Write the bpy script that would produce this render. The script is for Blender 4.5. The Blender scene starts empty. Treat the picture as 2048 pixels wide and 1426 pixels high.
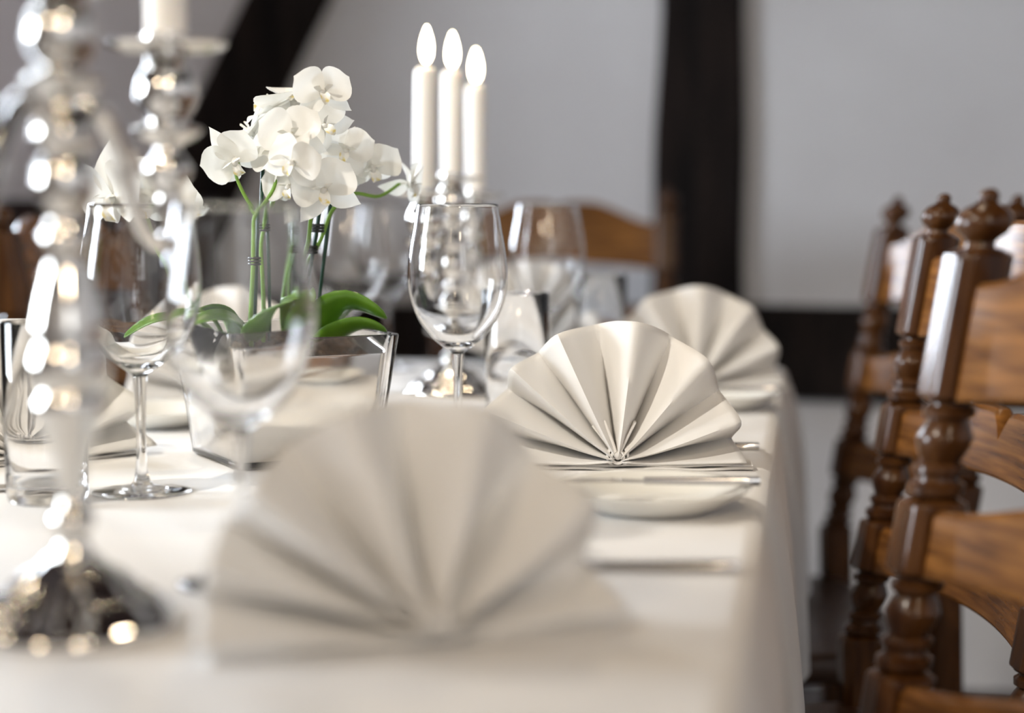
import bpy, bmesh, math, random
from mathutils import Vector, Matrix
random.seed(7)
sc = bpy.context.scene
COL = sc.collection
R = math.radians
PI = math.pi

# ------------------------------------------------------------------ camera
cam_d = bpy.data.cameras.new('camera')
cam = bpy.data.objects.new('camera', cam_d); COL.objects.link(cam)
cam_d.sensor_width = 36.0
cam_d.lens = 36.0 * 3500 / 2048
cam.location = (0, 0, .975)
cam.rotation_euler = (R(90) - math.atan(305 / 3500), 0, math.atan(591 / 3500))
cam_d.clip_start = .05
cam_d.dof.use_dof = True
cam_d.dof.focus_distance = 1.47
cam_d.dof.aperture_fstop = 2.1
sc.camera = cam

# ------------------------------------------------------------------ light
world = bpy.data.worlds.new('world'); sc.world = world
world.use_nodes = True
world.node_tree.nodes['Background'].inputs[0].default_value = (.62, .74, 1, 1)
world.node_tree.nodes['Background'].inputs[1].default_value = 1.0

def area(name, loc, rot, sx, sy, power, color):
    l = bpy.data.lights.new(name, 'AREA'); l.shape = 'RECTANGLE'
    l.size, l.size_y, l.energy, l.color = sx, sy, power, color
    o = bpy.data.objects.new(name, l); COL.objects.link(o)
    o.location, o.rotation_euler = loc, rot
    return o
# daylight: a window in the back wall left of the picture, one in the left wall, one behind the camera
BW = (-2.95, -1.92)                          # x range of the back-wall window, z from 1.0 to 2.2
LW = (.35, 1.45)                             # y range of the left-wall window
area('daylight', (-2.435, 3.90, 1.6), (R(-90), 0, 0), 1.0, 1.18, 125, (.80, .89, 1))
area('daylight', (-3.82, .90, 1.6), (0, R(-90), 0), 1.18, 1.06, 112, (.84, .92, 1))
area('daylight', (1.5, -2.44, 1.75), (R(90), 0, 0), 1.2, 1.2, 8, (.92, .96, 1))
def spot(loc, aim, power, color, cone=75, rad=.04):
    l = bpy.data.lights.new('ceiling_spot', 'SPOT'); l.energy, l.color, l.shadow_soft_size = power, color, rad
    l.spot_size = R(cone); l.spot_blend = .8
    o = bpy.data.objects.new('ceiling_spot', l); COL.objects.link(o); o.location = loc
    o.rotation_euler = (Vector(aim) - Vector(loc)).to_track_quat('-Z', 'Y').to_euler()
WARM = (1, .82, .60)
for loc, aim, pw, cone in [((-.95, 2.1, 2.4), (-.45, 1.35, .75), 16, 75), ((-1.9, 1.1, 2.4), (-.4, .85, .75), 8, 60), ((-.1, 1.75, 2.4), (-.4, 1.3, .75), 8, 75),
                          ((-1.35, .25, 2.4), (-.14, 1.86, .80), 96, 42), ((.55, -.3, 2.4), (.25, 1.4, .8), 14, 60)]:
    spot(loc, aim, pw, (1, .92, .80) if cone == 42 else WARM, cone)
def fill_light(loc, power, color, rad):           # warm fill lights added behind the camera to brighten the near table
    l = bpy.data.lights.new('warm_fill', 'POINT'); l.energy, l.color, l.shadow_soft_size = power, color, rad
    o = bpy.data.objects.new('warm_fill', l); COL.objects.link(o); o.location = loc
fill_light((-.9, -.7, 2.0), 20, WARM, .11)
fill_light((.5, -.9, 2.0), 21, WARM, .11)

vs = sc.view_settings
vs.view_transform = 'Standard'; vs.look = 'None'; vs.gamma = 1; vs.use_curve_mapping = False
vs.exposure = .4
cy = sc.cycles
cy.max_bounces = 24; cy.transmission_bounces = 24; cy.glossy_bounces = 8; cy.diffuse_bounces = 4
cy.transparent_max_bounces = 16
cy.use_denoising = True
cy.sample_clamp_indirect = 8

# ------------------------------------------------------------------ materials
def pr(name, color, rough=.5, metal=0., trans=0., ior=1.45, coat=0., emit=None, es=0., sub=0.):
    m = bpy.data.materials.new(name); m.use_nodes = True
    b = m.node_tree.nodes['Principled BSDF']
    b.inputs['Base Color'].default_value = (*color, 1)
    b.inputs['Roughness'].default_value = rough
    b.inputs['Metallic'].default_value = metal
    b.inputs['Transmission Weight'].default_value = trans
    b.inputs['IOR'].default_value = ior
    b.inputs['Coat Weight'].default_value = coat
    if sub:
        b.inputs['Subsurface Weight'].default_value = sub
        b.inputs['Subsurface Radius'].default_value = (.01, .008, .006)
        b.inputs['Subsurface Scale'].default_value = 1
    if emit:
        b.inputs['Emission Color'].default_value = (*emit, 1)
        b.inputs['Emission Strength'].default_value = es
    return m

def nodes(m): return m.node_tree.nodes, m.node_tree.links, m.node_tree.nodes['Principled BSDF']

def add_bump(m, tex, strength, dist, out='Fac'):
    n, l, b = nodes(m)
    bp = n.new('ShaderNodeBump'); bp.inputs['Strength'].default_value = strength
    bp.inputs['Distance'].default_value = dist
    l.new(tex.outputs[out], bp.inputs['Height']); l.new(bp.outputs[0], b.inputs['Normal'])

def noise(m, scale, detail=4, vec=None, stretch=None, coord='Object'):
    n, l, b = nodes(m)
    tc = n.new('ShaderNodeTexCoord'); mp = n.new('ShaderNodeMapping')
    if stretch: mp.inputs['Scale'].default_value = stretch
    l.new(tc.outputs[coord], mp.inputs[0])
    t = n.new('ShaderNodeTexNoise'); t.inputs['Scale'].default_value = scale; t.inputs['Detail'].default_value = detail
    l.new(mp.outputs[0], t.inputs['Vector'])
    return t

def ramp(m, tex, c0, c1, p0=.35, p1=.65, target='Base Color'):
    n, l, b = nodes(m)
    r = n.new('ShaderNodeValToRGB')
    r.color_ramp.elements[0].position, r.color_ramp.elements[1].position = p0, p1
    r.color_ramp.elements[0].color, r.color_ramp.elements[1].color = (*c0, 1), (*c1, 1)
    l.new(tex.outputs['Fac'], r.inputs[0]); l.new(r.outputs[0], b.inputs[target])

plaster = pr('plaster', (.72, .71, .72), .9)
_t = noise(plaster, 2.2, 5); ramp(plaster, _t, (.66, .645, .65), (.76, .755, .765), .3, .7); add_bump(plaster, _t, .25, .02)
timber = pr('black_timber', (.012, .009, .009), .85)
timber.node_tree.nodes['Principled BSDF'].inputs['Specular IOR Level'].default_value = .15
_t = noise(timber, 6, 6, stretch=(6, 6, .6)); ramp(timber, _t, (.007, .006, .006), (.022, .015, .013)); add_bump(timber, _t, .5, .01)
def wood(name, c0, c1, rough, stretch, scale=9, coat=.22):
    m = pr(name, c1, rough, coat=coat); m.node_tree.nodes['Principled BSDF'].inputs['Coat Roughness'].default_value = .16
    t = noise(m, scale, 7, stretch=stretch); ramp(m, t, c0, c1, .32, .68); add_bump(m, t, .12, .002)
    return m
oak_v = wood('oak_turned', (.030, .010, .003), (.088, .034, .009), .24, (8, 8, 1.2), coat=.14)
oak_h = wood('oak_slat', (.085, .031, .007), (.25, .105, .026), .22, (7, 1.2, 16), coat=0)
oak_v.node_tree.nodes['Principled BSDF'].inputs['Specular IOR Level'].default_value = .3
oak_v.node_tree.nodes['Principled BSDF'].inputs['Coat Roughness'].default_value = .11
oak_h.node_tree.nodes['Principled BSDF'].inputs['Specular IOR Level'].default_value = .35
oak_s = wood('oak_seat', (.03, .012, .005), (.07, .03, .012), .4, (1.5, 9, 9))
dark_wood = wood('dark_wood', (.009, .003, .003), (.022, .008, .006), .7, (1.5, 7, 7), coat=.1)
brown_panel = wood('brown_panel', (.06, .027, .015), (.11, .05, .028), .5, (1.5, 7, 7), coat=.1)
floor_m = wood('floor_boards', (.035, .025, .022), (.07, .052, .046), .55, (6, .7, 6), coat=.1)
linen = pr('linen_cloth', (.81, .795, .775), .85)
_t = noise(linen, 900, 2); add_bump(linen, _t, .08, .0006)
linen.node_tree.nodes['Principled BSDF'].inputs['Sheen Weight'].default_value = .15
nap_m = pr('starched_napkin', (.88, .865, .845), .75)
_t = noise(nap_m, 1400, 2); add_bump(nap_m, _t, .08, .0004)
china = pr('china', (.86, .85, .80), .12, coat=.5)
glass = pr('glass', (1, 1, 1), 0, trans=1, ior=1.47)
silver = pr('silver', (.80, .77, .72), .08, metal=1)
steel = pr('cutlery_steel', (.62, .60, .58), .16, metal=1)
wax = pr('candle_wax', (.88, .86, .83), .45, sub=.35)
wick_m = pr('wick', (.02, .018, .015), .9)
flame_m = pr('flame', (1, .9, .7), .5, emit=(1, .84, .58), es=22)
petal_m = pr('orchid_petal', (.84, .83, .80), .55)
def translucent(m, col, fac):
    n, l, b = nodes(m)
    out = n['Material Output']
    tr = n.new('ShaderNodeBsdfTranslucent'); tr.inputs[0].default_value = (*col, 1)
    mx = n.new('ShaderNodeMixShader'); mx.inputs[0].default_value = fac
    l.new(b.outputs[0], mx.inputs[1]); l.new(tr.outputs[0], mx.inputs[2]); l.new(mx.outputs[0], out.inputs[0])
translucent(petal_m, (.84, .84, .79), .32)
translucent(nap_m, (.9, .86, .78), .16)
lip_m = pr('orchid_lip', (.86, .80, .55), .5)
_t = noise(lip_m, 160, 2); ramp(lip_m, _t, (.88, .87, .82), (.80, .66, .22), .52, .70)
leaf_m = pr('orchid_leaf', (.07, .20, .015), .35, coat=.3)
_t = noise(leaf_m, 30, 3); ramp(leaf_m, _t, (.085, .21, .014), (.15, .32, .028))
translucent(leaf_m, (.16, .36, .03), .25)
stem_m = pr('orchid_stem', (.16, .30, .04), .45)
stake_m = pr('plant_stake', (.008, .045, .028), .4)
clip_m = pr('plant_clip', (.02, .02, .022), .3)
soil_m = pr('bark_soil', (.05, .03, .02), .95)
_t = noise(soil_m, 120, 4); ramp(soil_m, _t, (.02, .012, .008), (.10, .06, .035)); add_bump(soil_m, _t, 1, .006)
white_paint = pr('white_paint', (.8, .8, .78), .4)

# ------------------------------------------------------------------ mesh helpers
def data(name, v, f, mat=None, smooth=True, sharp=None):
    me = bpy.data.meshes.new(name); me.from_pydata([tuple(p) for p in v], [], f)
    bm = bmesh.new(); bm.from_mesh(me); bmesh.ops.recalc_face_normals(bm, faces=bm.faces); bm.to_mesh(me); bm.free()
    if smooth:
        me.polygons.foreach_set('use_smooth', [True] * len(me.polygons))
        if sharp: me.set_sharp_from_angle(angle=R(sharp))
    if mat: me.materials.append(mat)
    return me

def obj(name, me, parent=None, loc=None, rot=None):
    o = bpy.data.objects.new(name, me); COL.objects.link(o)
    if parent: o.parent = parent
    if loc is not None: o.location = loc
    if rot is not None: o.rotation_euler = rot
    return o

def tag(o, label=None, cat=None, group=None, kind=None):
    if label: o['label'] = label
    if cat: o['category'] = cat
    if group: o['group'] = group
    if kind: o['kind'] = kind
    return o

def empty(name, loc, rz, label, cat, group=None):
    o = bpy.data.objects.new(name, None); COL.objects.link(o)
    o.location = loc; o.rotation_euler = (0, 0, rz); o.empty_display_size = .05
    return tag(o, label, cat, group)

def lathe(prof, n=40, ripple=None):
    """prof: closed or open list of (r, z); r~0 ends are closed to a pole"""
    v, f, rings = [], [], []
    for r, z in prof:
        if r < 1e-6:
            rings.append([len(v)]); v.append((0, 0, z))
        else:
            s = len(v); rings.append(list(range(s, s + n)))
            for i in range(n):
                a = 2 * PI * i / n
                rr = r * (1 + (ripple(a, z) if ripple else 0))
                v.append((rr * math.cos(a), rr * math.sin(a), z))
    for a, b in zip(rings[:-1], rings[1:]):
        if len(a) == 1 and len(b) == 1: continue
        for i in range(n):
            j = (i + 1) % n
            if len(a) == 1: f.append((a[0], b[j], b[i]))
            elif len(b) == 1: f.append((a[i], a[j], b[0]))
            else: f.append((a[i], a[j], b[j], b[i]))
    return v, f

def spline(pts, k=6):
    """Catmull-Rom through tuples of any length"""
    out = []
    n = len(pts)
    for i in range(n - 1):
        p0, p1, p2, p3 = pts[max(i - 1, 0)], pts[i], pts[i + 1], pts[min(i + 2, n - 1)]
        for q in range(k):
            t = q / k
            out.append(tuple(.5 * (2 * b + (c - a) * t + (2 * a - 5 * b + 4 * c - d) * t * t + (3 * b - a - 3 * c + d) * t ** 3)
                             for a, b, c, d in zip(p0, p1, p2, p3)))
    out.append(tuple(pts[-1]))
    return out

def tube(path, rad, n=10):
    path = [Vector(p) for p in path]
    v, f = [], []
    up = Vector((.13, .31, .94)).normalized()
    m = len(path)
    for i, p in enumerate(path):
        t = (path[min(i + 1, m - 1)] - path[max(i - 1, 0)]).normalized()
        if abs(t.dot(up)) > .97: u = t.cross(Vector((1, .2, 0))).normalized()
        else: u = t.cross(up).normalized()
        w = t.cross(u).normalized()
        if i and u.dot(pu) < 0: u, w = -u, -w
        pu = u
        r = rad[i] if isinstance(rad, (list, tuple)) else rad
        for k in range(n):
            a = 2 * PI * k / n
            v.append(p + u * (r * math.cos(a)) + w * (r * math.sin(a)))
    for i in range(m - 1):
        for k in range(n):
            j = (k + 1) % n
            f.append((i * n + k, i * n + j, (i + 1) * n + j, (i + 1) * n + k))
    f.append(tuple(range(n))); f.append(tuple((m - 1) * n + k for k in range(n)))
    return v, f

def box(x0, x1, y0, y1, z0, z1, bevel=0., seg=2):
    bm = bmesh.new(); bmesh.ops.create_cube(bm, size=1)
    for q in bm.verts:
        q.co = Vector(((x0 + x1) / 2 + q.co.x * (x1 - x0), (y0 + y1) / 2 + q.co.y * (y1 - y0), (z0 + z1) / 2 + q.co.z * (z1 - z0)))
    if bevel: bmesh.ops.bevel(bm, geom=bm.edges[:], offset=bevel, segments=seg, affect='EDGES', profile=.5)
    v = [tuple(q.co) for q in bm.verts]; bm.verts.index_update()
    f = [tuple(q.index for q in fa.verts) for fa in bm.faces]; bm.free()
    return v, f

def boxo(name, mat, parent, *a, bevel=0., seg=2):
    v, f = box(*a, bevel=bevel, seg=seg)
    return obj(name, data(name, v, f, mat, bool(bevel), 40), parent)

def struct(o): return tag(o, kind='structure')

# ------------------------------------------------------------------ the room
X0, X1, Y0, Y1, ZC = -3.4, 2.4, -2.5, 3.56, 2.55
fl = struct(boxo('floor', floor_m, None, X0, X1, Y0, Y1, -.06, -.012))
for i in range(40):
    x = X0 + (X1 - X0) * i / 40
    boxo('plank', floor_m, fl, x + .002, x + (X1 - X0) / 40 - .002, Y0, Y1, -.012, 0, bevel=.0015, seg=1)
struct(boxo('ceiling', dark_wood, None, X0, X1, Y0, Y1, ZC, ZC + .1))
struct(boxo('wall_right', plaster, None, X1, X1 + .15, Y0, Y1, -.06, ZC))
struct(boxo('wall_front', plaster, None, X0, X1, Y0 - .15, Y0, -.06, ZC))
def joined(name, boxes):
    v, f = [], []
    for a in boxes:
        b, g = box(*a); s = len(v); v.extend(b); f.extend(tuple(i + s for i in q) for q in g)
    return struct(obj(name, data(name, v, f, plaster, False)))
joined('wall_back', [(X0 - .4, BW[0], Y1, Y1 + .35, -.06, ZC), (BW[1], X1, Y1, Y1 + .35, -.06, ZC), (BW[0], BW[1], Y1, Y1 + .35, -.06, 1.0), (BW[0], BW[1], Y1, Y1 + .35, 2.2, ZC)])
joined('wall_left', [(X0 - .4, X0, Y0, LW[0], -.06, ZC), (X0 - .4, X0, LW[1], Y1, -.06, ZC), (X0 - .4, X0, LW[0], LW[1], -.06, 1.0), (X0 - .4, X0, LW[0], LW[1], 2.2, ZC)])
struct(boxo('wall_shade_stub', dark_wood, None, X0, -1.82, 2.55, 2.67, 0, ZC))  # added out-of-view stub, keeps window light off the back wall's left part
w = struct(boxo('window_1', white_paint, None, BW[0], BW[1], Y1 + .36, Y1 + .43, 1.0, 1.04))
boxo('frame_bar', white_paint, w, BW[0], BW[1], Y1 + .36, Y1 + .43, 2.16, 2.2)
xm = (BW[0] + BW[1]) / 2
for x in (BW[0], xm - .02, BW[1] - .04): boxo('frame_bar', white_paint, w, x, x + .04, Y1 + .36, Y1 + .43, 1.04, 2.16)
for a, b in ((BW[0] + .04, xm - .02), (xm + .02, BW[1] - .04)): boxo('pane', glass, w, a, b, Y1 + .39, Y1 + .395, 1.04, 2.16)
w = struct(boxo('window_2', white_paint, None, X0 - .50, X0 - .43, LW[0], LW[1], 1.0, 1.04))
boxo('frame_bar', white_paint, w, X0 - .50, X0 - .43, LW[0], LW[1], 2.16, 2.2)
ym = (LW[0] + LW[1]) / 2
for y in (LW[0], ym - .02, LW[1] - .04): boxo('frame_bar', white_paint, w, X0 - .50, X0 - .43, y, y + .04, 1.04, 2.16)
for a, b in ((LW[0] + .04, ym - .02), (ym + .02, LW[1] - .04)): boxo('pane', glass, w, X0 - .47, X0 - .465, a, b, 1.04, 2.16)

def beam(name, p0, p1, width, y0, y1, wob=.006, n=24, seed=1):
    """hewn timber in the back wall between two points of the x-z plane; edges slightly wavy"""
    rnd = random.Random(seed)
    p0, p1 = Vector((p0[0], 0, p0[1])), Vector((p1[0], 0, p1[1]))
    d = (p1 - p0).normalized(); q = Vector((d.z, 0, -d.x))
    v, f = [], []
    ph = [rnd.random() * 6 for _ in range(4)]
    for i in range(n + 1):
        t = i / n; c = p0.lerp(p1, t); L = (p1 - p0).length * t
        wa = width / 2 + wob * math.sin(L * 5 + ph[0]) + wob * .5 * math.sin(L * 13 + ph[1])
        wb = width / 2 + wob * math.sin(L * 4 + ph[2]) + wob * .5 * math.sin(L * 11 + ph[3])
        for s, y in ((-wa, y1), (-wa, y0 + .008), (-wa + .008, y0), (wb - .008, y0), (wb, y0 + .008), (wb, y1)):
            e = c + q * s; v.append((e.x, y, e.z))
    for i in range(n):
        for k in range(6):
            j = (k + 1) % 6; f.append((i * 6 + k, i * 6 + j, (i + 1) * 6 + j, (i + 1) * 6 + k))
    f += [tuple(range(6)), tuple(n * 6 + k for k in range(6))]
    return struct(obj(name, data(name, v, f, timber, True, 30)))
beam('trim_1', (-.218, .76), (-.205, ZC - .01), .178, Y1 - .035, Y1 + .05, seed=3)      # post
beam('trim_2', (X0 + .02, .675), (X1 - .02, .675), .19, Y1 - .035, Y1 + .05, wob=.004, n=40, seed=5)   # rail
beam('trim_3', (-1.41, .76), (-.455, ZC - .01), .165, Y1 - .04, Y1 + .05, seed=8)     # slanting brace

# ------------------------------------------------------------------ sideboard in the far left corner
sb = empty('sideboard', (-1.84, 3.28, 0), 0, 'low dark reddish-brown wooden sideboard against the timbered back wall, left', 'sideboard')
boxo('carcass', dark_wood, sb, -.62, .62, -.18, .2, .08, .955, bevel=.006)
boxo('top', dark_wood, sb, -.65, .65, -.21, .21, .955, .985, bevel=.008)
for sx in (-.58, .58):
    for sy in (-.14, .16): boxo('foot', dark_wood, sb, sx - .03, sx + .03, sy - .03, sy + .03, 0, .08, bevel=.006)
for a, b in ((-.59, -.205), (-.195, .195), (.205, .59)):
    d = boxo('door', dark_wood, sb, a, b, -.2, -.181, .12, .92, bevel=.005)
    boxo('door_panel', brown_panel, d, a + .05, b - .05, -.208, -.2, .45, .87, bevel=.004)
    v, f = lathe([(0, 0), (.008, .002), (.012, .014), (.008, .024), (0, .026)], 16)
    obj('knob', data('knob', v, f, steel), d, (b - .02, -.2, .6), (R(90), 0, 0))

# ------------------------------------------------------------------ table and cloth
TX0, TX1, TY0, TY1, TZ = -.79, -.03, .38, 2.47, .75
tb = empty('dining_table', (-.41, 1.42, 0), 0, 'long narrow dining table hidden beneath the white tablecloth', 'table')
boxo('table_top', oak_s, tb, -.375, .375, -1.035, 1.035, .715, .745, bevel=.004)
for sy in (-.75, .75):
    boxo('trestle_post', oak_s, tb, -.045, .045, sy - .03, sy + .03, .06, .715, bevel=.006)
    boxo('trestle_foot', oak_s, tb, -.05, .05, sy - .03, sy + .03, 0, .06, bevel=.01)
boxo('stretcher', oak_s, tb, -.02, .02, -.72, .72, .3, .36, bevel=.006)

def cloth():
    cr = .03
    pts = []                                   # perimeter: (x, y, nx, ny, corner weight, arc length)
    def line(a, b, n, nx, ny):
        for i in range(n):
            t = i / n
            x, y = a[0] + (b[0] - a[0]) * t, a[1] + (b[1] - a[1]) * t
            L = math.hypot(b[0] - a[0], b[1] - a[1]); e = min(t, 1 - t) * L
            pts.append((x, y, nx, ny, math.exp(-(e / .07) ** 2)))
    def arc(cx, cy_, a0):
        for i in range(8):
            a = a0 + (PI / 2) * i / 8
            pts.append((cx + cr * math.cos(a), cy_ + cr * math.sin(a), math.cos(a), math.sin(a), 1))
    line((TX1, TY0 + cr), (TX1, TY1 - cr), 150, 1, 0); arc(TX1 - cr, TY1 - cr, 0)
    line((TX1 - cr, TY1), (TX0 + cr, TY1), 60, 0, 1); arc(TX0 + cr, TY1 - cr, PI / 2)
    line((TX0, TY1 - cr), (TX0, TY0 + cr), 150, -1, 0); arc(TX0 + cr, TY0 + cr, PI)
    line((TX0 + cr, TY0), (TX1 - cr, TY0), 60, 0, -1); arc(TX1 - cr, TY0 + cr, -PI / 2)
    n = len(pts)
    prof = [(-.012, 0), (-.006, -.0008), (0, -.004), (.0035, -.009), (.0055, -.016)] + [(None, -.016 - .264 * (i + 1) / 14) for i in range(14)]
    v, f = [], []
    s = 0
    for o_, z in prof:
        s = 0
        for i, (x, y, nx, ny, c) in enumerate(pts):
            if o_ is None:
                h = -z - .016; g = h / .264
                s = i * .0135
                fold = (math.sin(s * 31) * .55 + math.sin(s * 17 + 1.1) * .45) * .012 * min(1, g * 1.4)
                out = .0055 + .012 * (1 - math.exp(-h / .06)) + .010 * g + fold * (1 - .7 * c) + c * .012 * (1 - math.exp(-h / .05))
            else: out = o_
            v.append((x + nx * out, y + ny * out, TZ + z))
    for k in range(len(prof) - 1):
        for i in range(n):
            j = (i + 1) % n
            f.append((k * n + i, k * n + j, (k + 1) * n + j, (k + 1) * n + i))
    f.append(tuple(range(n)))
    return v, f
v, f = cloth()
cl = obj('tablecloth', data('tablecloth', v, f, linen, True, 60))
tag(cl, 'long white linen tablecloth hanging over the table edge', 'tablecloth')

# ------------------------------------------------------------------ napkins folded into fans
def fan_mesh(Rad, ridges, valleys, w=.045, tilt=10, rr=None, seed=0):
    """ridges fold toward the front (-y), valleys toward the back; angles in degrees from +x"""
    rnd = random.Random(seed)
    ks = sorted([(a, -1) for a in ridges] + [(a, 1) for a in valleys])
    seq = []
    NS = 8
    for (a0, s0), (a1, s1) in zip(ks[:-1], ks[1:]):
        for i in range(NS):
            t = i / NS
            e = s0 + (s1 - s0) * t
            e = math.sin(e * PI / 2) * .55 + e * .45 if abs(e) < .999 else e
            seq.append((a0 + (a1 - a0) * t, e, a1 - a0, s0, t))
    seq.append((ks[-1][0], ks[-1][1], ks[-1][0] - ks[-2][0], 1, 0))
    NR = 18
    v, f = [], []
    tt = math.tan(R(tilt))
    for i in range(NR + 1):
        q = i / NR
        for a, e, da, s0, t in seq:
            rim = (rr(a) if rr else 1) * (1 - (.02 + .06 * abs(math.cos(R(a)))) * (.5 + .5 * e)) * Rad
            r = .004 + (rim - .004) * q
            half = r * R(da)
            amp = math.sqrt(max(w * w - half * half, (.55 * w) ** 2)) * (.80 + .20 * min(1, q * 2)) * .5
            bulge = math.sin(q * PI) * .003 * math.sin(R(a) * 7 + seed)
            ar = R(a)
            x, z = r * math.cos(ar), r * math.sin(ar)
            nose = math.exp(-(q / .16) ** 2)
            fl = math.sin(q * PI) * .0035 * math.sin(t * PI) * s0
            v.append((x + fl * math.sin(ar), e * amp * (1 + .25 * nose) + bulge + z * tt - .006 * nose, z * math.cos(R(tilt)) + .0045 + .004 * nose * (1 - e) * .5))
    m = len(seq)
    for i in range(NR):
        for k in range(m - 1):
            f.append((i * m + k, i * m + k + 1, (i + 1) * m + k + 1, (i + 1) * m + k))
    return v, f

RID = [2, 20, 50, 83, 115, 138, 158, 178]
VAL = [11, 35, 67, 99, 127, 148, 168]
def napkin(loc, yaw, label, Rad=.123, rid=RID, val=VAL, rr=None, seed=0, tilt=10, w=.045):
    t = empty('fan_napkin', loc, R(yaw), label, 'napkin', 'fan-folded napkins on the table')
    v, f = fan_mesh(Rad, rid, val, rr=rr, seed=seed, tilt=tilt, w=w)
    me = data('fan', v, f, nap_m, True, 75)
    o = obj('fan', me, t)
    s = o.modifiers.new('thick', 'SOLIDIFY'); s.thickness = .0016; s.offset = 0
    # the flat double fold the fan stands on, and the triangular prop behind
    vv, ff = [], []
    n = 24
    for lay in range(2):
        z0 = .0006 + lay * .0028
        for k in range(n + 1):
            x = -Rad * .93 + 1.86 * Rad * k / n
            e = 1 - (abs(x) / Rad) ** 2 * .45
            yf = -.020 * e + lay * .002; yb = .030 * e
            zz = z0 + .0007 * math.sin(k * .9 + lay * 2)
            vv += [(x, yf, zz), (x, yf - .0012, zz + .0011), (x, yf, zz + .0022), (x, yb, zz + .0022), (x, yb, zz)]
    for lay in range(2):
        o_ = lay * (n + 1) * 5
        for k in range(n):
            for q in range(5):
                p = (q + 1) % 5
                ff.append((o_ + k * 5 + q, o_ + k * 5 + p, o_ + (k + 1) * 5 + p, o_ + (k + 1) * 5 + q))
        ff += [tuple(o_ + q for q in range(5)), tuple(o_ + n * 5 + q for q in range(5))]
    obj('base_fold', data('base_fold', vv, ff, nap_m, True, 40), t)
    # the pleats' turned-over ends gathered at the nose of the fan: a curled tip inside two nested U-folds
    vv, ff = [], []
    for a0, a1, rad, leg, yo in ((112, 62, .0052, .026, 0), (132, 40, .0086, .024, .003)):
        line = [(rad * math.cos(R(a0)) + (leg * (1 - q / 8)) * math.cos(R(a0)), .0125 + (rad + leg * (1 - q / 8)) * math.sin(R(a0)), 1 - q / 8, R(a0)) for q in range(9)]
        line += [(rad * math.cos(R(a)), .0125 + rad * math.sin(R(a)), 0, R(a)) for a in [a0 + (a1 + 360 - a0) * q / 16 for q in range(1, 16)]]
        line += [((rad + leg * q / 8) * math.cos(R(a1)), .0125 + (rad + leg * q / 8) * math.sin(R(a1)), q / 8, R(a1)) for q in range(9)]
        o_ = len(vv)
        for i, (x, z, k, a) in enumerate(line):
            p, n_ = line[max(i - 1, 0)], line[min(i + 1, len(line) - 1)]
            d = Vector((n_[0] - p[0], n_[1] - p[1])).normalized(); nx, nz = -d.y, d.x
            yf = -.0285 + .0145 * k ** .7 + yo + z * .17
            for dr, dy in ((-.0012, .0012), (-.0007, .0002), (.0007, .0002), (.0012, .0012), (.0012, .012), (-.0012, .012)):
                vv.append((x + nx * dr, yf + dy, max(.0060, z + nz * dr)))
        for i in range(len(line) - 1):
            for q in range(6):
                p = (q + 1) % 6
                ff.append((o_ + i * 6 + q, o_ + i * 6 + p, o_ + (i + 1) * 6 + p, o_ + (i + 1) * 6 + q))
    obj('nose_fold', data('nose_fold', vv, ff, nap_m, True, 60), t)
    cv, cf = tube([(.0, -.0275, .0135), (.0, -.024, .0135), (.0005, -.012, .015), (.001, 0, .02)], [.0022, .0036, .0038, .003], 14)
    obj('curled_tip', data('curled_tip', cv, cf, nap_m), t)
    pv = [(-.004, .016, .004), (.004, .016, .004), (.004, .02 + .05 * math.tan(R(tilt)), .07), (-.004, .02 + .05 * math.tan(R(tilt)), .07), (-.004, .075, .002), (.004, .075, .002)]
    pf = [(0, 1, 2, 3), (3, 2, 5, 4), (0, 3, 4), (1, 5, 2), (0, 4, 5, 1)]
    obj('prop_fold', data('prop_fold', pv, pf, nap_m, False), t)
    return t
rr2 = lambda a: .88 + .12 * min(1, max(0, (a - 10) / 60))
napkin((-.193, .870, TZ), 30, 'large blurred fan-folded napkin nearest the camera, beside the silver candelabrum', seed=1,
       rid=[3, 34, 72, 108, 138, 158, 177], val=[16, 52, 91, 124, 148, 168], rr=rr2)
napkin((-.158, 1.480, TZ), 6, 'crisp fan-folded white napkin in focus behind the bread plate, middle of the right row', seed=2, rr=rr2)
napkin((-.134, 2.132, TZ), 4, 'fan-folded napkin at the far right end of the table', seed=3, rid=[2, 26, 55, 86, 118, 146, 177], val=[12, 40, 70, 102, 132, 162], rr=rr2)
napkin((-.372, 2.33, TZ), 2, 'bluish tall fan-folded napkin at the head of the table behind the tumbler', Rad=.146, seed=4, rid=[24, 48, 70, 92, 114, 138, 160], val=[36, 59, 81, 103, 126, 150])
napkin((-.680, 1.42, TZ), 42, 'fan-folded napkin cut off by the left picture edge, behind the tumbler', seed=5)
napkin((-.657, 1.93, TZ), 30, 'fan-folded napkin behind the orchid leaves on the left side of the table', seed=6)

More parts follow.
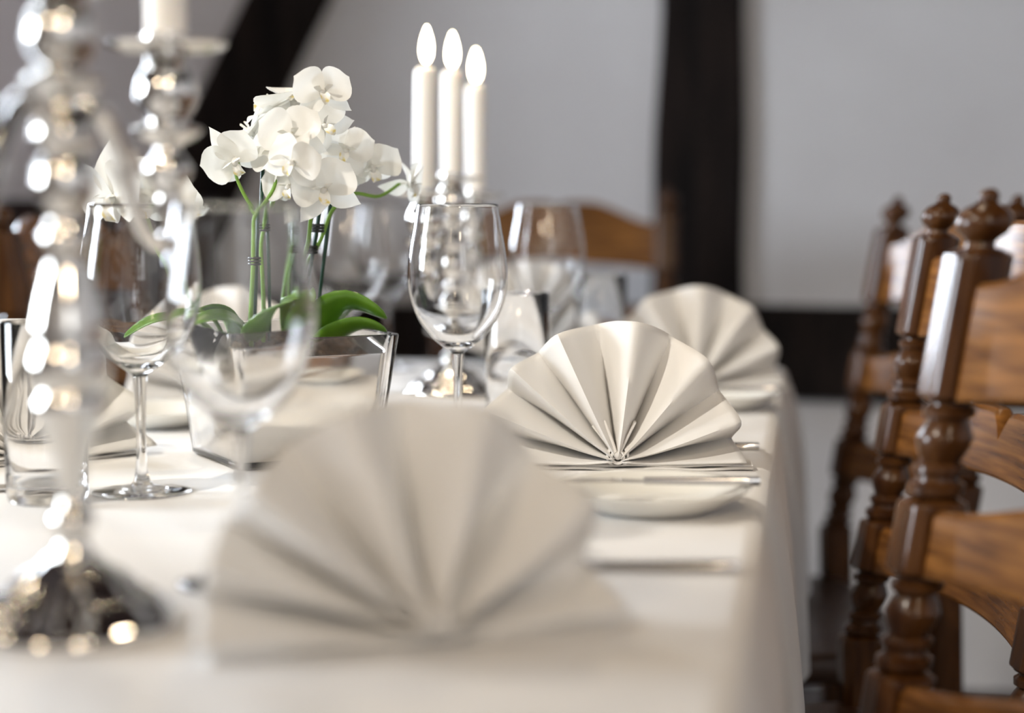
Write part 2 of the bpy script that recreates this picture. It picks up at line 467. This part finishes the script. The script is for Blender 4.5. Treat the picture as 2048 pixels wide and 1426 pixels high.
# ------------------------------------------------------------------ chairs
def make_post():
    """turned chair post: square blocks (a square cut by the lathe profile) between balusters, finial on top; leans back above the seat"""
    def bal(z0, z1, big=.62):
        h = z1 - z0
        return [(z0 + h * t, r) for t, r in ((0, .0145), (.04, .019), (.13, .0195), (.17, .015), (.22, .0145), (.27, .0175), (.33, .0175), (.37, .0135),
                                             (.50, .0175), (.62, .0195), (.74, .0165), (.82, .0135), (.85, .0175), (.93, .0185), (.97, .0145), (1, .0145))]
    def block(z0, z1):
        c = .012
        return [(z0, .016), (z0 + .002, .0195), (z0 + c * .35, .0235), (z0 + c * .7, .0265), (z0 + c, .0305), (z1 - c, .0305), (z1 - c * .7, .0275), (z1 - c * .35, .0235), (z1 - .002, .0185), (z1, .015)]
    pr_ = []
    pr_ += block(0.0, .46 + .075)
    for (b0, b1), (k0, k1) in (((.535, .60), (.60, .655)), ((.655, .72), (.72, .775)), ((.775, .84), (.84, .945))):
        pr_ += bal(b0, b1) + block(k0, k1)
    pr_ += [(.945, .0105), (.949, .0098), (.952, .0125), (.955, .0165), (.961, .0195), (.967, .0188), (.972, .0145), (.975, .0085), (.977, .0065), (.979, .0072), (.982, .0068), (.985, .004), (.986, 0.0)]
    pr_.sort(key=lambda t: t[0])
    n = 40
    hs = .0205
    def sq(a):
        c, s = abs(math.cos(a)), abs(math.sin(a))
        flat = hs / max(c, s)
        cham = (hs * 2 - .007) / (c + s)
        return min(flat, cham)
    # dense resample so the arched shoulders read
    zs = []
    for (z0, r0), (z1, r1) in zip(pr_[:-1], pr_[1:]):
        m = 1 if (z1 - z0 < .004 or abs(r1 - r0) < 1e-4) else 2
        for q in range(m): zs.append((z0 + (z1 - z0) * q / m, r0 + (r1 - r0) * q / m))
    zs.append(pr_[-1])
    v, f, rings = [], [], []
    for z, r in zs:
        off = (z - .46) * math.tan(R(10)) if z > .46 else (.46 - z) * .06
        if r < 1e-6: rings.append([len(v)]); v.append((off, 0, z)); continue
        s = len(v); rings.append(range(s, s + n))
        for i in range(n):
            a = 2 * PI * (i + .5) / n
            q = min(sq(a), r)
            v.append((off + q * math.cos(a), q * math.sin(a), z))
    for a, b in zip(rings[:-1], rings[1:]):
        for i in range(n):
            j = (i + 1) % n
            if len(b) == 1: f.append((a[i], a[j], b[0]))
            else: f.append((a[i], a[j], b[j], b[i]))
    f.append(tuple(rings[0]))
    return data('back_post', v, f, oak_v, True, 35)

def make_slat(z0, z1, hump, notch, bow=.026):
    """bowed slat between the posts; double-humped top edge with a V notch in the middle"""
    n = 44; hw = .180
    v, f = [], []
    for i in range(n + 1):
        u = -1 + 2 * i / n
        y = u * hw
        a = abs(u)
        top = z1 + hump * max(0, math.sin(min(1, (1 - a) / .72) * PI / 2)) ** 2
        if a < .10: top -= notch * (1 - a / .10) ** 1.3
        bot = z0 + .25 * hump * (1 - a * a)
        xb = bow * (1 - u * u)
        for z, x in ((bot, -.007), (bot + .003, -.009), (top - .004, -.009), (top, -.005), (top, .005), (top - .004, .009), (bot + .003, .009), (bot, .007)):
            v.append((xb + x + (z - .46) * math.tan(R(10)), y, z))
    for i in range(n):
        for k in range(8):
            j = (k + 1) % 8; f.append((i * 8 + k, i * 8 + j, (i + 1) * 8 + j, (i + 1) * 8 + k))
    f += [tuple(range(8)), tuple(n * 8 + k for k in range(8))]
    return data('back_slat', v, f, oak_h, True, 35)

POST = make_post()
SLATS = [make_slat(.842, .922, .038, .008), make_slat(.722, .768, .020, .024), make_slat(.602, .648, .018, .022)]
_v, _f = lathe([(0, 0), (.012, 0), (.016, .01), (.019, .03), (.013, .05), (.016, .06), (.019, .14), (.021, .2), (.014, .27), (.02, .28), (.02, .29), (.014, .3), (.023, .31), (.023, .425), (0, .425)], 20)
FLEG = data('front_leg', _v, _f, oak_v, True, 40)
_v, _f = box(-.42, .02, -.215, .215, .425, .462, bevel=.012, seg=3); SEAT = data('seat', _v, _f, oak_s, True, 40)
_v, _f = box(-.38, 0, -.012, .012, .2, .225, bevel=.006); STR = data('stretcher', _v, _f, oak_v, True, 40)
_v, _f = box(-.012, .012, -.17, .17, .25, .275, bevel=.006); STRX = data('stretcher', _v, _f, oak_v, True, 40)
HY = .1985
def chair(loc, psi, label):
    t = empty('carved_chair', loc, psi, label, 'chair', 'carved oak chairs around the table')
    for s in (-1, 1): obj('back_post', POST, t, (0, s * HY, 0))
    for m in SLATS: obj('back_slat', m, t)
    obj('seat', SEAT, t)
    for s in (-1, 1):
        obj('front_leg', FLEG, t, (-.38, s * .18, 0)); obj('stretcher', STR, t, (0, s * .188, 0))
    obj('stretcher', STRX, t, (-.2, 0, -.05))
    return t
def chair_at(far_top, psi, label):
    p = R(psi); lx, ly = (.978 - .46) * math.tan(R(10)), HY
    chair((far_top[0] - (lx * math.cos(p) - ly * math.sin(p)), far_top[1] - (lx * math.sin(p) + ly * math.cos(p)), 0), p, label)
chair_at((.121, 1.237), 22.5, 'carved oak chair with turned posts nearest the camera at the right table side')
chair_at((.135, 1.828), 17, 'carved oak chair in the middle of the right row')
chair_at((.120, 2.452), 16.8, 'carved oak chair farthest back in the right row, before the horizontal timber')
hc = chair((-.452, 3.06, 0), R(90), 'carved oak chair at the head of the table, back against the timbered wall')
hc.scale = (1.02, 1.02, 1.02)
chair((-.885, 2.20, 0), R(180), 'carved oak chair on the left side of the table, behind the silver candelabrum')

# ------------------------------------------------------------------ glassware
def ring_bowl():
    out = spline([(.0362, .2245), (.0392, .205), (.0430, .184), (.0448, .163), (.0432, .145), (.0372, .126), (.0270, .110), (.0150, .099), (.0068, .0935)], 5)
    inn = spline([(.0353, .2245), (.0383, .205), (.0420, .184), (.0437, .163), (.0420, .1455), (.0360, .1275), (.0255, .1125), (.0130, .1025), (0, .0995)], 5)
    inn[-1] = (0, .0995)
    return [(0, .0915), (.0056, .0915)] + out[::-1] + [(.0357, .2252)] + inn
_v, _f = lathe(ring_bowl(), 64); WBOWL = data('bowl', _v, _f, glass)
_v, _f = lathe([(0, .0063)] + [(.0085, .0063)] + spline([(.0085, .0066), (.006, .011), (.0042, .022), (.0037, .045), (.0041, .070), (.0050, .085), (.0056, .0914)], 4) + [(0, .0914)], 32)
WSTEM = data('stem', _v, _f, glass, True, 50)
_v, _f = lathe([(0, .0004), (.034, .0004), (.0378, .0008), (.0385, .0014), (.0378, .002), (.030, .003), (.018, .0045), (.0085, .0062), (0, .0062)], 56)
WFOOT = data('foot', _v, _f, glass, True, 60)
def wine_glass(x, y, label):
    t = empty('wine_glass', (x, y, TZ), 0, label, 'wine glass', 'wine glasses on the table')
    obj('bowl', WBOWL, t); obj('stem', WSTEM, t); obj('foot', WFOOT, t)
wine_glass(-.511, 1.288, 'empty clear wine glass left of the orchid planter, between tumbler and planter')
wine_glass(-.329, .985, 'blurred empty wine glass behind the nearest napkin, in front of the orchid planter')
wine_glass(-.308, 1.532, 'sharp empty wine glass in the middle, in front of the three lit candles')
wine_glass(-.305, 2.058, 'blurred wine glass right of the lit candles, before the head chair')
wine_glass(-.541, 2.038, 'blurred wine glass just right of the orchid stems, behind the planter')
wine_glass(-.566, 2.330, 'farthest blurred wine glass, left of the lit candles by the table end')

_v, _f = lathe([(0, .0005), (.027, .0005), (.0295, .002), (.0305, .006), (.0318, .06), (.0325, .1365), (.0320, .1372), (.0313, .1365), (.0305, .06), (.0288, .016), (.026, .0125), (0, .0120)], 56)
TUMB = data('tumbler', _v, _f, glass, True, 60)
def tumbler(x, y, label):
    o = obj('tumbler', TUMB, None, (x, y, TZ)); tag(o, label, 'glass', 'straight water tumblers')
tumbler(-.567, 1.239, 'straight clear water tumbler at the left, beside the wine glass foot')
tumbler(-.285, 1.715, 'straight clear tumbler behind the wine glass, before the bluish napkin')
tumbler(-.255, 2.18, 'small far straight tumbler left of the far right fan napkin')

# ------------------------------------------------------------------ plates and cutlery
_v, _f = lathe([(0, .001), (.040, .001), (.043, 0), (.046, .002), (.058, .007), (.070, .0145), (.0735, .0172), (.0745, .0182), (.0735, .0188), (.069, .0172), (.055, .0105), (.047, .006), (.040, .0045), (0, .0045)], 64)
PLATE = data('plate', _v, _f, china, True, 60)
def plate(x, y, label):
    o = obj('bread_plate', PLATE, None, (x, y, TZ)); tag(o, label, 'plate', 'white bread plates')
plate(-.112, 1.280, 'white bread plate in front of the crisp fan napkin, at the table edge')
plate(-.100, 1.940, 'white bread plate in front of the far right fan napkin')
plate(-.655, 1.690, 'white bread plate on the left, seen behind the wine glass stem')

def knife_parts(hl, bl, hw, bw):
    # handle from x=0 to -hl, blade from -hl to -hl-bl
    v, f = [], []
    n = 12; m = 10
    for i in range(n + 1):
        t = i / n; x = -hl * t
        w = hw * (1 - .25 * t) * (1 if 0 < i else .9); th = .0032 * (1 - .2 * t)
        for k in range(m):
            a = 2 * PI * k / m
            cx, sx = math.cos(a), math.sin(a)
            v.append((x, w * math.copysign(abs(cx) ** .6, cx), .0036 + th * math.copysign(abs(sx) ** .6, sx)))
    for i in range(n):
        for k in range(m):
            j = (k + 1) % m; f.append((i * m + k, i * m + j, (i + 1) * m + j, (i + 1) * m + k))
    f += [tuple(range(m)), tuple(n * m + k for k in range(m))]
    H = data('handle', v, f, steel, True, 40)
    v, f = [], []
    for i in range(n + 1):
        t = i / n; x = -hl + .001 - bl * t
        e = 1 - max(0, (t - .7) / .3) ** 2
        y0, y1 = -.004, -.004 + bw * (.55 + .45 * min(1, t * 4)) * max(e, .05)
        v += [(x, y0, .0045), (x, y1, .0036), (x, y0, .0027)]
    for i in range(n):
        for k in range(3):
            j = (k + 1) % 3; f.append((i * 3 + k, i * 3 + j, (i + 1) * 3 + j, (i + 1) * 3 + k))
    f += [(0, 1, 2), (n * 3, n * 3 + 1, n * 3 + 2)]
    return H, data('blade', v, f, steel, True, 30)
KH, KB = knife_parts(.098, .11, .0075, .016)
BH, BB = knife_parts(.085, .068, .0068, .016)
def knife(loc, yaw, label, small=False, tilt=0):
    t = empty('butter_knife' if small else 'table_knife', loc, R(yaw), label, 'knife', 'butter knives on bread plates' if small else 'table knives')
    t.rotation_euler = (0, R(tilt), R(yaw))
    obj('handle', BH if small else KH, t); obj('blade', BB if small else KB, t)
knife((-.040, 1.066, TZ), 6, 'blurred table knife handle right of the nearest fan napkin')
knife((-.042, 1.609, TZ), 6, 'table knife handle sticking out from behind the crisp fan napkin')
knife((-.033, 1.292, TZ + .0175), 8, 'butter knife lying across the near bread plate at the table edge', True)
knife((-.034, 1.945, TZ + .0175), 4, 'butter knife lying across the far right bread plate', True)
knife((-.78, 1.262, TZ), 186, 'table knife at the left picture edge beside the tumbler')

# ------------------------------------------------------------------ candelabra and candles
def candelabrum(loc, rz, label, shrink):
    """shrink: how much of the lower stem is left out"""
    t = empty('silver_candelabrum', loc, rz, label, 'candelabrum', 'silver candelabra along the table')
    k = (.17 - shrink) / .17
    def Z(z): return z if z < .04 else (.04 + (z - .04) * k if z < .21 else z - shrink)
    base = [(0, 0), (.054, 0), (.056, .002), (.056, .005), (.053, .008), (.050, .009), (.047, .014), (.041, .019), (.034, .022), (.031, .026), (.026, .031), (.0185, .034), (.013, .040), (0, .040)]
    rip = lambda a, z: .035 * math.cos(14 * a) if .009 <= z <= .0265 else 0
    v, f = lathe([(r, Z(z)) for r, z in base], 112, rip); obj('base', data('base', v, f, silver, True, 50), t)
    st = [(.0115, .040), (.0085, .047), (.0075, .052), (.0110, .056), (.0125, .060), (.0110, .064), (.0070, .068), (.0060, .074), (.0065, .080), (.0095, .094), (.0135, .108), (.0180, .120), (.0195, .127),
          (.0170, .1305), (.0165, .1325), (.0205, .136), (.0215, .146), (.0205, .155), (.0180, .158), (.0195, .163), (.0190, .170), (.0160, .185), (.0120, .199), (.0095, .209),
          (.0130, .213), (.0135, .219), (.0100, .223), (.0095, .228), (.0140, .235), (.0160, .244), (.0145, .254), (.0110, .260), (.0150, .265), (.0165, .270), (.0150, .276), (.0085, .282),
          (.0080, .287), (.0150, .292), (.0205, .297), (.0205, .299), (.0120, .302), (.0110, .305), (.0165, .312), (.0190, .320), (.0170, .330), (.0125, .338), (.0115, .342)]
    v, f = lathe([(0, Z(.0401))] + [(r, Z(z)) for r, z in st] + [(0, Z(.342))], 48); obj('stem', data('stem', v, f, silver, True, 60), t)
    pan = [(0, -.0015), (.010, -.0015), (.026, .0002), (.0345, .0030), (.0362, .0052), (.0350, .0060), (.033, .0045), (.025, .0020), (.0145, .0015), (.0145, .010), (.0130, .010), (.0130, .003), (0, .003)]
    v, f = lathe(pan, 56); PAN = data('drip_pan', v, f, silver, True, 50)
    obj('drip_pan', PAN, t, (0, 0, Z(.3435)))
    cup = [(0, .2155), (.0050, .2155), (.0065, .220), (.0060, .227), (.0095, .233), (.0065, .239), (.0085, .244), (.0140, .252), (.0145, .257), (.0100, .263), (.0075, .267), (.0080, .270), (.0165, .274),
           (.0205, .278), (.0205, .280), (.0120, .283), (.0115, .286), (.0165, .293), (.0190, .300), (.0170, .309), (.0125, .317), (.0115, .3235), (0, .3235)]
    for s in (1, -1):
        path = spline([(.012, .270), (.030, .284), (.052, .282), (.074, .262), (.092, .236), (.112, .218), (.133, .2105), (.150, .2175)], 6)
        v, f = tube([(0, s * r, z - shrink) for r, z in path], [.0062 - .0018 * i / len(path) for i in range(len(path))], 14)
        arm = obj('arm', data('arm', v, f, silver), t)
        # a small leaf scroll curling off the arm
        sp = [(s * (.086 + .016 * math.cos(q * .32) * (1 - q / 26)), .252 + .016 * math.sin(q * .32) * (1 - q / 26)) for q in range(18)]
        v, f = tube([(0, a, b - shrink) for a, b in sp], [.0032 - .0001 * q for q in range(18)], 10); obj('scroll', data('scroll', v, f, silver), arm)
        v, f = lathe([(r, z - shrink) for r, z in cup], 48); obj('candle_cup', data('candle_cup', v, f, silver, True, 60), t, (0, s * .150, 0))
        obj('drip_pan', PAN, t, (0, s * .150, .325 - shrink))
    return t

_v, _f = lathe([(0, 0), (.0120, 0), (.0122, .004), (.0126, .06), (.0128, .130), (.0126, .138), (.0112, .1425), (.008, .1445), (.004, .1440), (0, .1432)], 40)
WAX = data('wax', _v, _f, wax, True, 60)
_v, _f = tube([(0, 0, .143), (.0003, 0, .148), (.0012, 0, .153)], .0007, 8); WICK = data('wick', _v, _f, wick_m)
_v, _f = lathe([(0, 0)] + [(.0066 * math.sin(PI * min(1, t ** .72)) ** .8 + .0004, .041 * t) for t in [i / 16 for i in range(1, 16)]] + [(0, .041)], 24)
FLAME = data('flame', _v, _f, flame_m)
def candle(x, y, z, label, lean=(0, 0), burnt=1):
    t = empty('candle', (x, y, z), 0, label, 'candle', 'white dinner candles in the candelabra')
    t.rotation_euler = (lean[0], lean[1], 0)
    for o in (obj('wax', WAX, t), obj('wick', WICK, t)): o.scale = (1, 1, burnt)
    obj('flame', FLAME, t, (.0006, 0, .1485 * burnt))
NC = (-.381, .862); FC = (-.410, 2.005)
candelabrum((NC[0], NC[1], TZ), 0, 'large blurred silver candelabrum in the left foreground', .0095)
candelabrum((FC[0], FC[1], TZ), 0, 'far silver candelabrum holding three lit candles, seen through the wine glass', .093)
candle(NC[0], NC[1] + .150, TZ + .3185, 'white candle on the right arm of the large foreground candelabrum')
candle(NC[0], NC[1], TZ + .3371, 'white candle on the centre stem of the large foreground candelabrum')
candle(NC[0], NC[1] - .150, TZ + .3185, 'white candle on the left arm of the large foreground candelabrum')
candle(FC[0], FC[1] - .150, TZ + .235, 'lit white candle, leftmost of the three on the far candelabrum', (0, R(1.2)), .94)
candle(FC[0], FC[1], TZ + .2536 - .0, 'lit white candle, middle of the three on the far candelabrum', (0, R(.4)), .865)
candle(FC[0], FC[1] + .150, TZ + .235, 'lit white candle, rightmost and lowest of the three on the far candelabrum', (0, 0), .95)

# ------------------------------------------------------------------ orchid planter
PCX, PCY, PANG = -.457, 1.492, R(38)
pl = empty('orchid_planter', (PCX, PCY, TZ), PANG, 'square mirror-silver planter with a clear glass shell holding white orchids', 'planter')
def sqring(h, z, rc=.012, n=6):
    v = []
    for cx, cy_, a0 in ((h - rc, h - rc, 0), (-h + rc, h - rc, PI / 2), (-h + rc, -h + rc, PI), (h - rc, -h + rc, 3 * PI / 2)):
        for i in range(n + 1):
            a = a0 + PI / 2 * i / n; v.append((cx + rc * math.cos(a), cy_ + rc * math.sin(a), z))
    return v
def shell(rings):
    v, f = [], []
    n = len(rings[0])
    for r in rings: v += r
    for k in range(len(rings) - 1):
        for i in range(n):
            j = (i + 1) % n; f.append((k * n + i, k * n + j, (k + 1) * n + j, (k + 1) * n + i))
    f += [tuple(range(n)), tuple((len(rings) - 1) * n + i for i in range(n))]
    return v, f
v, f = shell([sqring(.064, .0005), sqring(.067, .003), sqring(.0725, .055), sqring(.0795, .111), sqring(.0790, .1125), sqring(.0755, .1125), sqring(.0750, .111), sqring(.0683, .055), sqring(.0630, .0065)])
obj('glass_shell', data('glass_shell', v, f, glass, True, 40), pl)
v, f = shell([sqring(.0615, .0072), sqring(.0622, .009), sqring(.0672, .055), sqring(.0715, .094), sqring(.0710, .0955), sqring(.0695, .094), sqring(.066, .07)])
obj('silver_liner', data('silver_liner', v, f, silver, True, 40), pl)
v, f = [], []
NG = 22
for i in range(NG + 1):
    for j in range(NG + 1):
        x, y = -.066 + .132 * i / NG, -.066 + .132 * j / NG
        e = 1 if 0 < i < NG and 0 < j < NG else 0
        v.append((x, y, .086 + e * (.004 * math.sin(x * 160 + 1) * math.cos(y * 140) + random.uniform(-.002, .003))))
for i in range(NG):
    for j in range(NG):
        a = i * (NG + 1) + j; f.append((a, a + 1, a + NG + 2, a + NG + 1))
tag(obj('soil', data('soil', v, f, soil_m), pl), 'brown bark soil')

def petal_mesh(name, L, W, shape, curl, cup):
    v, f = [], []
    nu, nv = 9, 6
    for i in range(nu + 1):
        u = i / nu
        w = W * shape(u)
        for j in range(nv + 1):
            q = -1 + 2 * j / nv
            v.append((w * q, L * u * (1 - .04 * q * q), -curl * u * u * L + cup * w * q * q + .06 * w * math.sin(u * 9 + q * 2)))
    for i in range(nu):
        for j in range(nv):
            a = i * (nv + 1) + j; f.append((a, a + 1, a + nv + 2, a + nv + 1))
    return data(name, v, f, petal_m)
SEPAL = petal_mesh('sepal', .029, .0088, lambda u: max(.03, math.sin(PI * min(1, (u * .95 + .05) ** .85)) ** .9), .34, .3)
PETAL = petal_mesh('petal', .027, .0165, lambda u: max(.08, math.sin(PI * min(1, (u * .95 + .05) ** 1.25)) ** .6), .12, .22)
def lip_mesh():
    v, f = [], []
    def sheet(pts, w):
        s = len(v)
        for i, (p, ww) in enumerate(zip(pts, w)):
            for q in (-1, -.5, 0, .5, 1):
                v.append((p[0] + ww * q, p[1], p[2] + abs(q) * ww * .5))
        for i in range(len(pts) - 1):
            for j in range(4):
                a = s + i * 5 + j; f.append((a, a + 1, a + 6, a + 5))
    sheet([(0, .001, .001), (0, -.001, .006), (0, -.005, .0095), (0, -.010, .009), (0, -.013, .006)], [.002, .0035, .005, .004, .0012])
    for s_ in (-1, 1):
        sheet([(s_ * .002, .001, .002), (s_ * .005, .0035, .006), (s_ * .0065, .0045, .0095), (s_ * .005, .005, .012)], [.0015, .0032, .0034, .0012])
    return data('lip', v, f, lip_m)
LIP = lip_mesh()
_v, _f = lathe([(0, -.003), (.0022, -.002), (.0028, .002), (.0024, .006), (0, .0078)], 14); COLUMN = data('flower', _v, _f, petal_m)

def flower(plant, p, face, roll, size=1.):
    """p: position relative to the plant's base; face: direction the bloom looks in"""
    z = Vector(face).normalized(); up = Vector((0, 0, 1))
    x = up.cross(z).normalized(); y = z.cross(x)
    M = Matrix((x, y, z)).transposed().to_4x4() @ Matrix.Rotation(R(roll), 4, 'Z')
    o = obj('flower', COLUMN, plant)
    o.matrix_local = Matrix.Translation(p) @ M @ Matrix.Scale(size, 4)
    for a in (0, 122, -122): obj('sepal', SEPAL, o, (0, 0, -.0015), (R(random.uniform(-26, 10)), R(random.uniform(-12, 12)), R(a + random.uniform(-5, 5))))
    for a in (62, -62): obj('petal', PETAL, o, (0, 0, .0005), (R(random.uniform(-8, 30)), R(random.uniform(-20, 20)), R(a + random.uniform(-12, 12))))
    obj('lip', LIP, o).scale = (.85, .85, .85)
    return o

def leaf(plant, pts, width, roll=0, mat=leaf_m):
    pts = spline(pts, 5)
    path = [Vector(p) for p in pts]; m = len(path)
    v, f = [], []
    for i, p in enumerate(path):
        t = (path[min(i + 1, m - 1)] - path[max(i - 1, 0)]).normalized()
        side = t.cross(Vector((0, 0, 1))).normalized(); side = Matrix.Rotation(R(roll), 3, t) @ side
        nrm = side.cross(t).normalized()
        u = i / (m - 1)
        w = width * max(.12, math.sin(PI * min(1, (u * .9 + .1) ** .9)) ** .65) if u < 1 else width * .03
        for q in (-1, -.5, 0, .5, 1): v.append(p + side * (w * q) + nrm * (w * .28 * q * q))
    for i in range(m - 1):
        for j in range(4):
            a = i * 5 + j; f.append((a, a + 1, a + 6, a + 5))
    o = obj('leaf', data('leaf', v, f, mat), plant)
    s = o.modifiers.new('thick', 'SOLIDIFY'); s.thickness = .0012
    return o

def orchid(base, label):
    return empty('orchid_plant', base, 0, label, 'orchid', 'white orchids in the silver planter')
def rel(b, pts): return [tuple(c - d for c, d in zip(p, b)) for p in pts]
def stem(pl_, b, pts, r=.0024, name='stem', mat=stem_m):
    s = spline(rel(b, pts), 6); v, f = tube(s, [r * (1 - .3 * i / len(s)) for i in range(len(s))], 10)
    return obj(name, data(name, v, f, mat), pl_)
def stake(pl_, b, pts): 
    v, f = tube(rel(b, pts), .0017, 10); return obj('stake', data('stake', v, f, stake_m), pl_)
def clip(pl_, b, p, ax=.0055):
    v, f = [], []
    for k in range(3):
        vv, ff = lathe([(.0040, k * .0026), (.0052, k * .0026 + .0005), (.0052, k * .0026 + .0019), (.0040, k * .0026 + .0024)], 18)
        s = len(v); v += [(x * 1.25, y, z) for x, y, z in vv]; f += [tuple(i + s for i in q) for q in ff]
    obj('clip', data('clip', v, f, clip_m), pl_, tuple(c - d for c, d in zip(p, b)))
SZ = TZ + .088
# camera-side direction in the table plane is about (-.05, -1); light comes from the left
# plant in the middle
b = (-.464, 1.455, SZ); P2 = orchid(b, 'white orchid with the tallest flower cluster, middle of the planter')
stem(P2, b, [(-.470, 1.446, SZ - .004), (-.470, 1.442, .871), (-.467, 1.442, .917), (-.466, 1.443, .949), (-.464, 1.443, .966), (-.450, 1.445, .988), (-.446, 1.446, 1.010), (-.450, 1.45, 1.045)])
stem(P2, b, [(-.464, 1.443, .966), (-.474, 1.441, .981), (-.482, 1.440, 1.000), (-.480, 1.443, 1.012)], .0017)
stem(P2, b, [(-.465, 1.470, SZ - .004), (-.466, 1.473, .874), (-.467, 1.473, .909), (-.468, 1.473, .935), (-.463, 1.470, .957), (-.452, 1.455, .985), (-.430, 1.43, 1.02), (-.405, 1.42, 1.05)])
stake(P2, b, [(-.470, 1.448, SZ - .01), (-.460, 1.450, 1.030)]); stake(P2, b, [(-.460, 1.476, SZ - .01), (-.462, 1.476, 1.015)])
clip(P2, b, (-.466, 1.445, .920)); clip(P2, b, (-.464, 1.474, .951))
for p, fc, ro, s in [((-.398, 1.414, 1.066), (.42, -.85, .22), 8, 1.0), ((-.458, 1.464, 1.055), (-.45, .15, .85), 20, 1.2), ((-.477, 1.470, 1.036), (-.85, -.1, .45), -15, 1.1), ((-.482, 1.440, 1.013), (.15, -.75, -.6), 35, 1.15),
                     ((-.418, 1.392, 1.030), (.05, -1, .1), 10, 1.1), ((-.412, 1.376, 1.008), (-.1, -1, -.05), -20, 1.0), ((-.436, 1.445, .990), (-.1, -.95, -.2), 5, .95),
                     ((-.445, 1.440, 1.018), (-.3, -.9, .1), 40, 1.05), ((-.441, 1.475, 1.062), (.2, -.3, .9), -30, 1.1), ((-.405, 1.445, 1.040), (.35, -.9, .1), 50, 1.0)]:
    flower(P2, tuple(c - d for c, d in zip(p, b)), fc, ro, s)
leaf(P2, rel(b, [(-.466, 1.45, .842), (-.452, 1.41, .866), (-.425, 1.375, .887), (-.398, 1.350, .897)]), .016, 20)
leaf(P2, rel(b, [(-.470, 1.455, .842), (-.486, 1.445, .868), (-.505, 1.432, .874), (-.528, 1.415, .866)]), .017, -15)
# plant on the right
b = (-.436, 1.505, SZ); P3 = orchid(b, 'white orchid whose spray arches right toward the candles')
stem(P3, b, [(-.447, 1.500, SZ - .004), (-.453, 1.497, .872), (-.447, 1.496, .908), (-.434, 1.489, .939), (-.427, 1.479, .965), (-.417, 1.465, .985)])
stem(P3, b, [(-.440, 1.508, SZ - .004), (-.446, 1.507, .905), (-.425, 1.500, .943), (-.414, 1.502, .970), (-.398, 1.512, .984), (-.378, 1.528, .982), (-.364, 1.561, .996)], .0021)
stake(P3, b, [(-.452, 1.497, SZ - .01), (-.429, 1.500, .948), (-.419, 1.501, 1.012)]); stake(P3, b, [(-.436, 1.504, SZ - .01), (-.412, 1.505, 1.012)])
clip(P3, b, (-.427, 1.498, .950)); clip(P3, b, (-.433, 1.497, .931))
for p, fc, ro, s in [((-.394, 1.404, .986), (.15, -.95, -.05), 15, 1.15), ((-.395, 1.475, 1.020), (.3, -.9, .1), -20, 1.0), ((-.383, 1.517, 1.008), (.55, -.7, -.5), 25, 1.15), ((-.358, 1.560, .992), (.95, -.4, -.15), -10, .95), ((-.402, 1.500, 1.000), (.2, -.95, 0), 40, 1.0)]:
    flower(P3, tuple(c - d for c, d in zip(p, b)), fc, ro, s)
leaf(P3, rel(b, [(-.440, 1.500, .842), (-.420, 1.487, .872), (-.395, 1.484, .888), (-.362, 1.488, .876)]), .019, -35)
leaf(P3, rel(b, [(-.432, 1.500, .842), (-.408, 1.492, .860), (-.385, 1.492, .868), (-.364, 1.495, .864)]), .016, -25)
leaf(P3, rel(b, [(-.445, 1.510, .842), (-.440, 1.49, .880), (-.432, 1.47, .895), (-.418, 1.45, .892)]), .013, 30)
# plant on the left
b = (-.505, 1.478, SZ); P1 = orchid(b, 'white orchid leaning left over the wine glass rim')
stem(P1, b, [(-.503, 1.474, SZ - .004), (-.512, 1.460, .868), (-.528, 1.446, .884), (-.536, 1.434, .905), (-.541, 1.430, .923), (-.545, 1.419, .936), (-.545, 1.399, .962), (-.548, 1.388, .980)], .0022)
for p, fc, ro, s in [((-.560, 1.362, .980), (-.2, -.85, -.35), 5, 1.6), ((-.538, 1.385, .980), (.3, -.85, -.3), -25, 1.45), ((-.518, 1.412, .972), (.7, -.7, -.1), 30, .7)]:
    flower(P1, tuple(c - d for c, d in zip(p, b)), fc, ro, s)
leaf(P1, rel(b, [(-.500, 1.480, .842), (-.505, 1.476, .870), (-.520, 1.462, .880), (-.545, 1.440, .872)]), .014, 15)
leaf(P1, rel(b, [(-.508, 1.476, .842), (-.535, 1.460, .868), (-.560, 1.440, .868), (-.582, 1.425, .848)]), .014, -10)
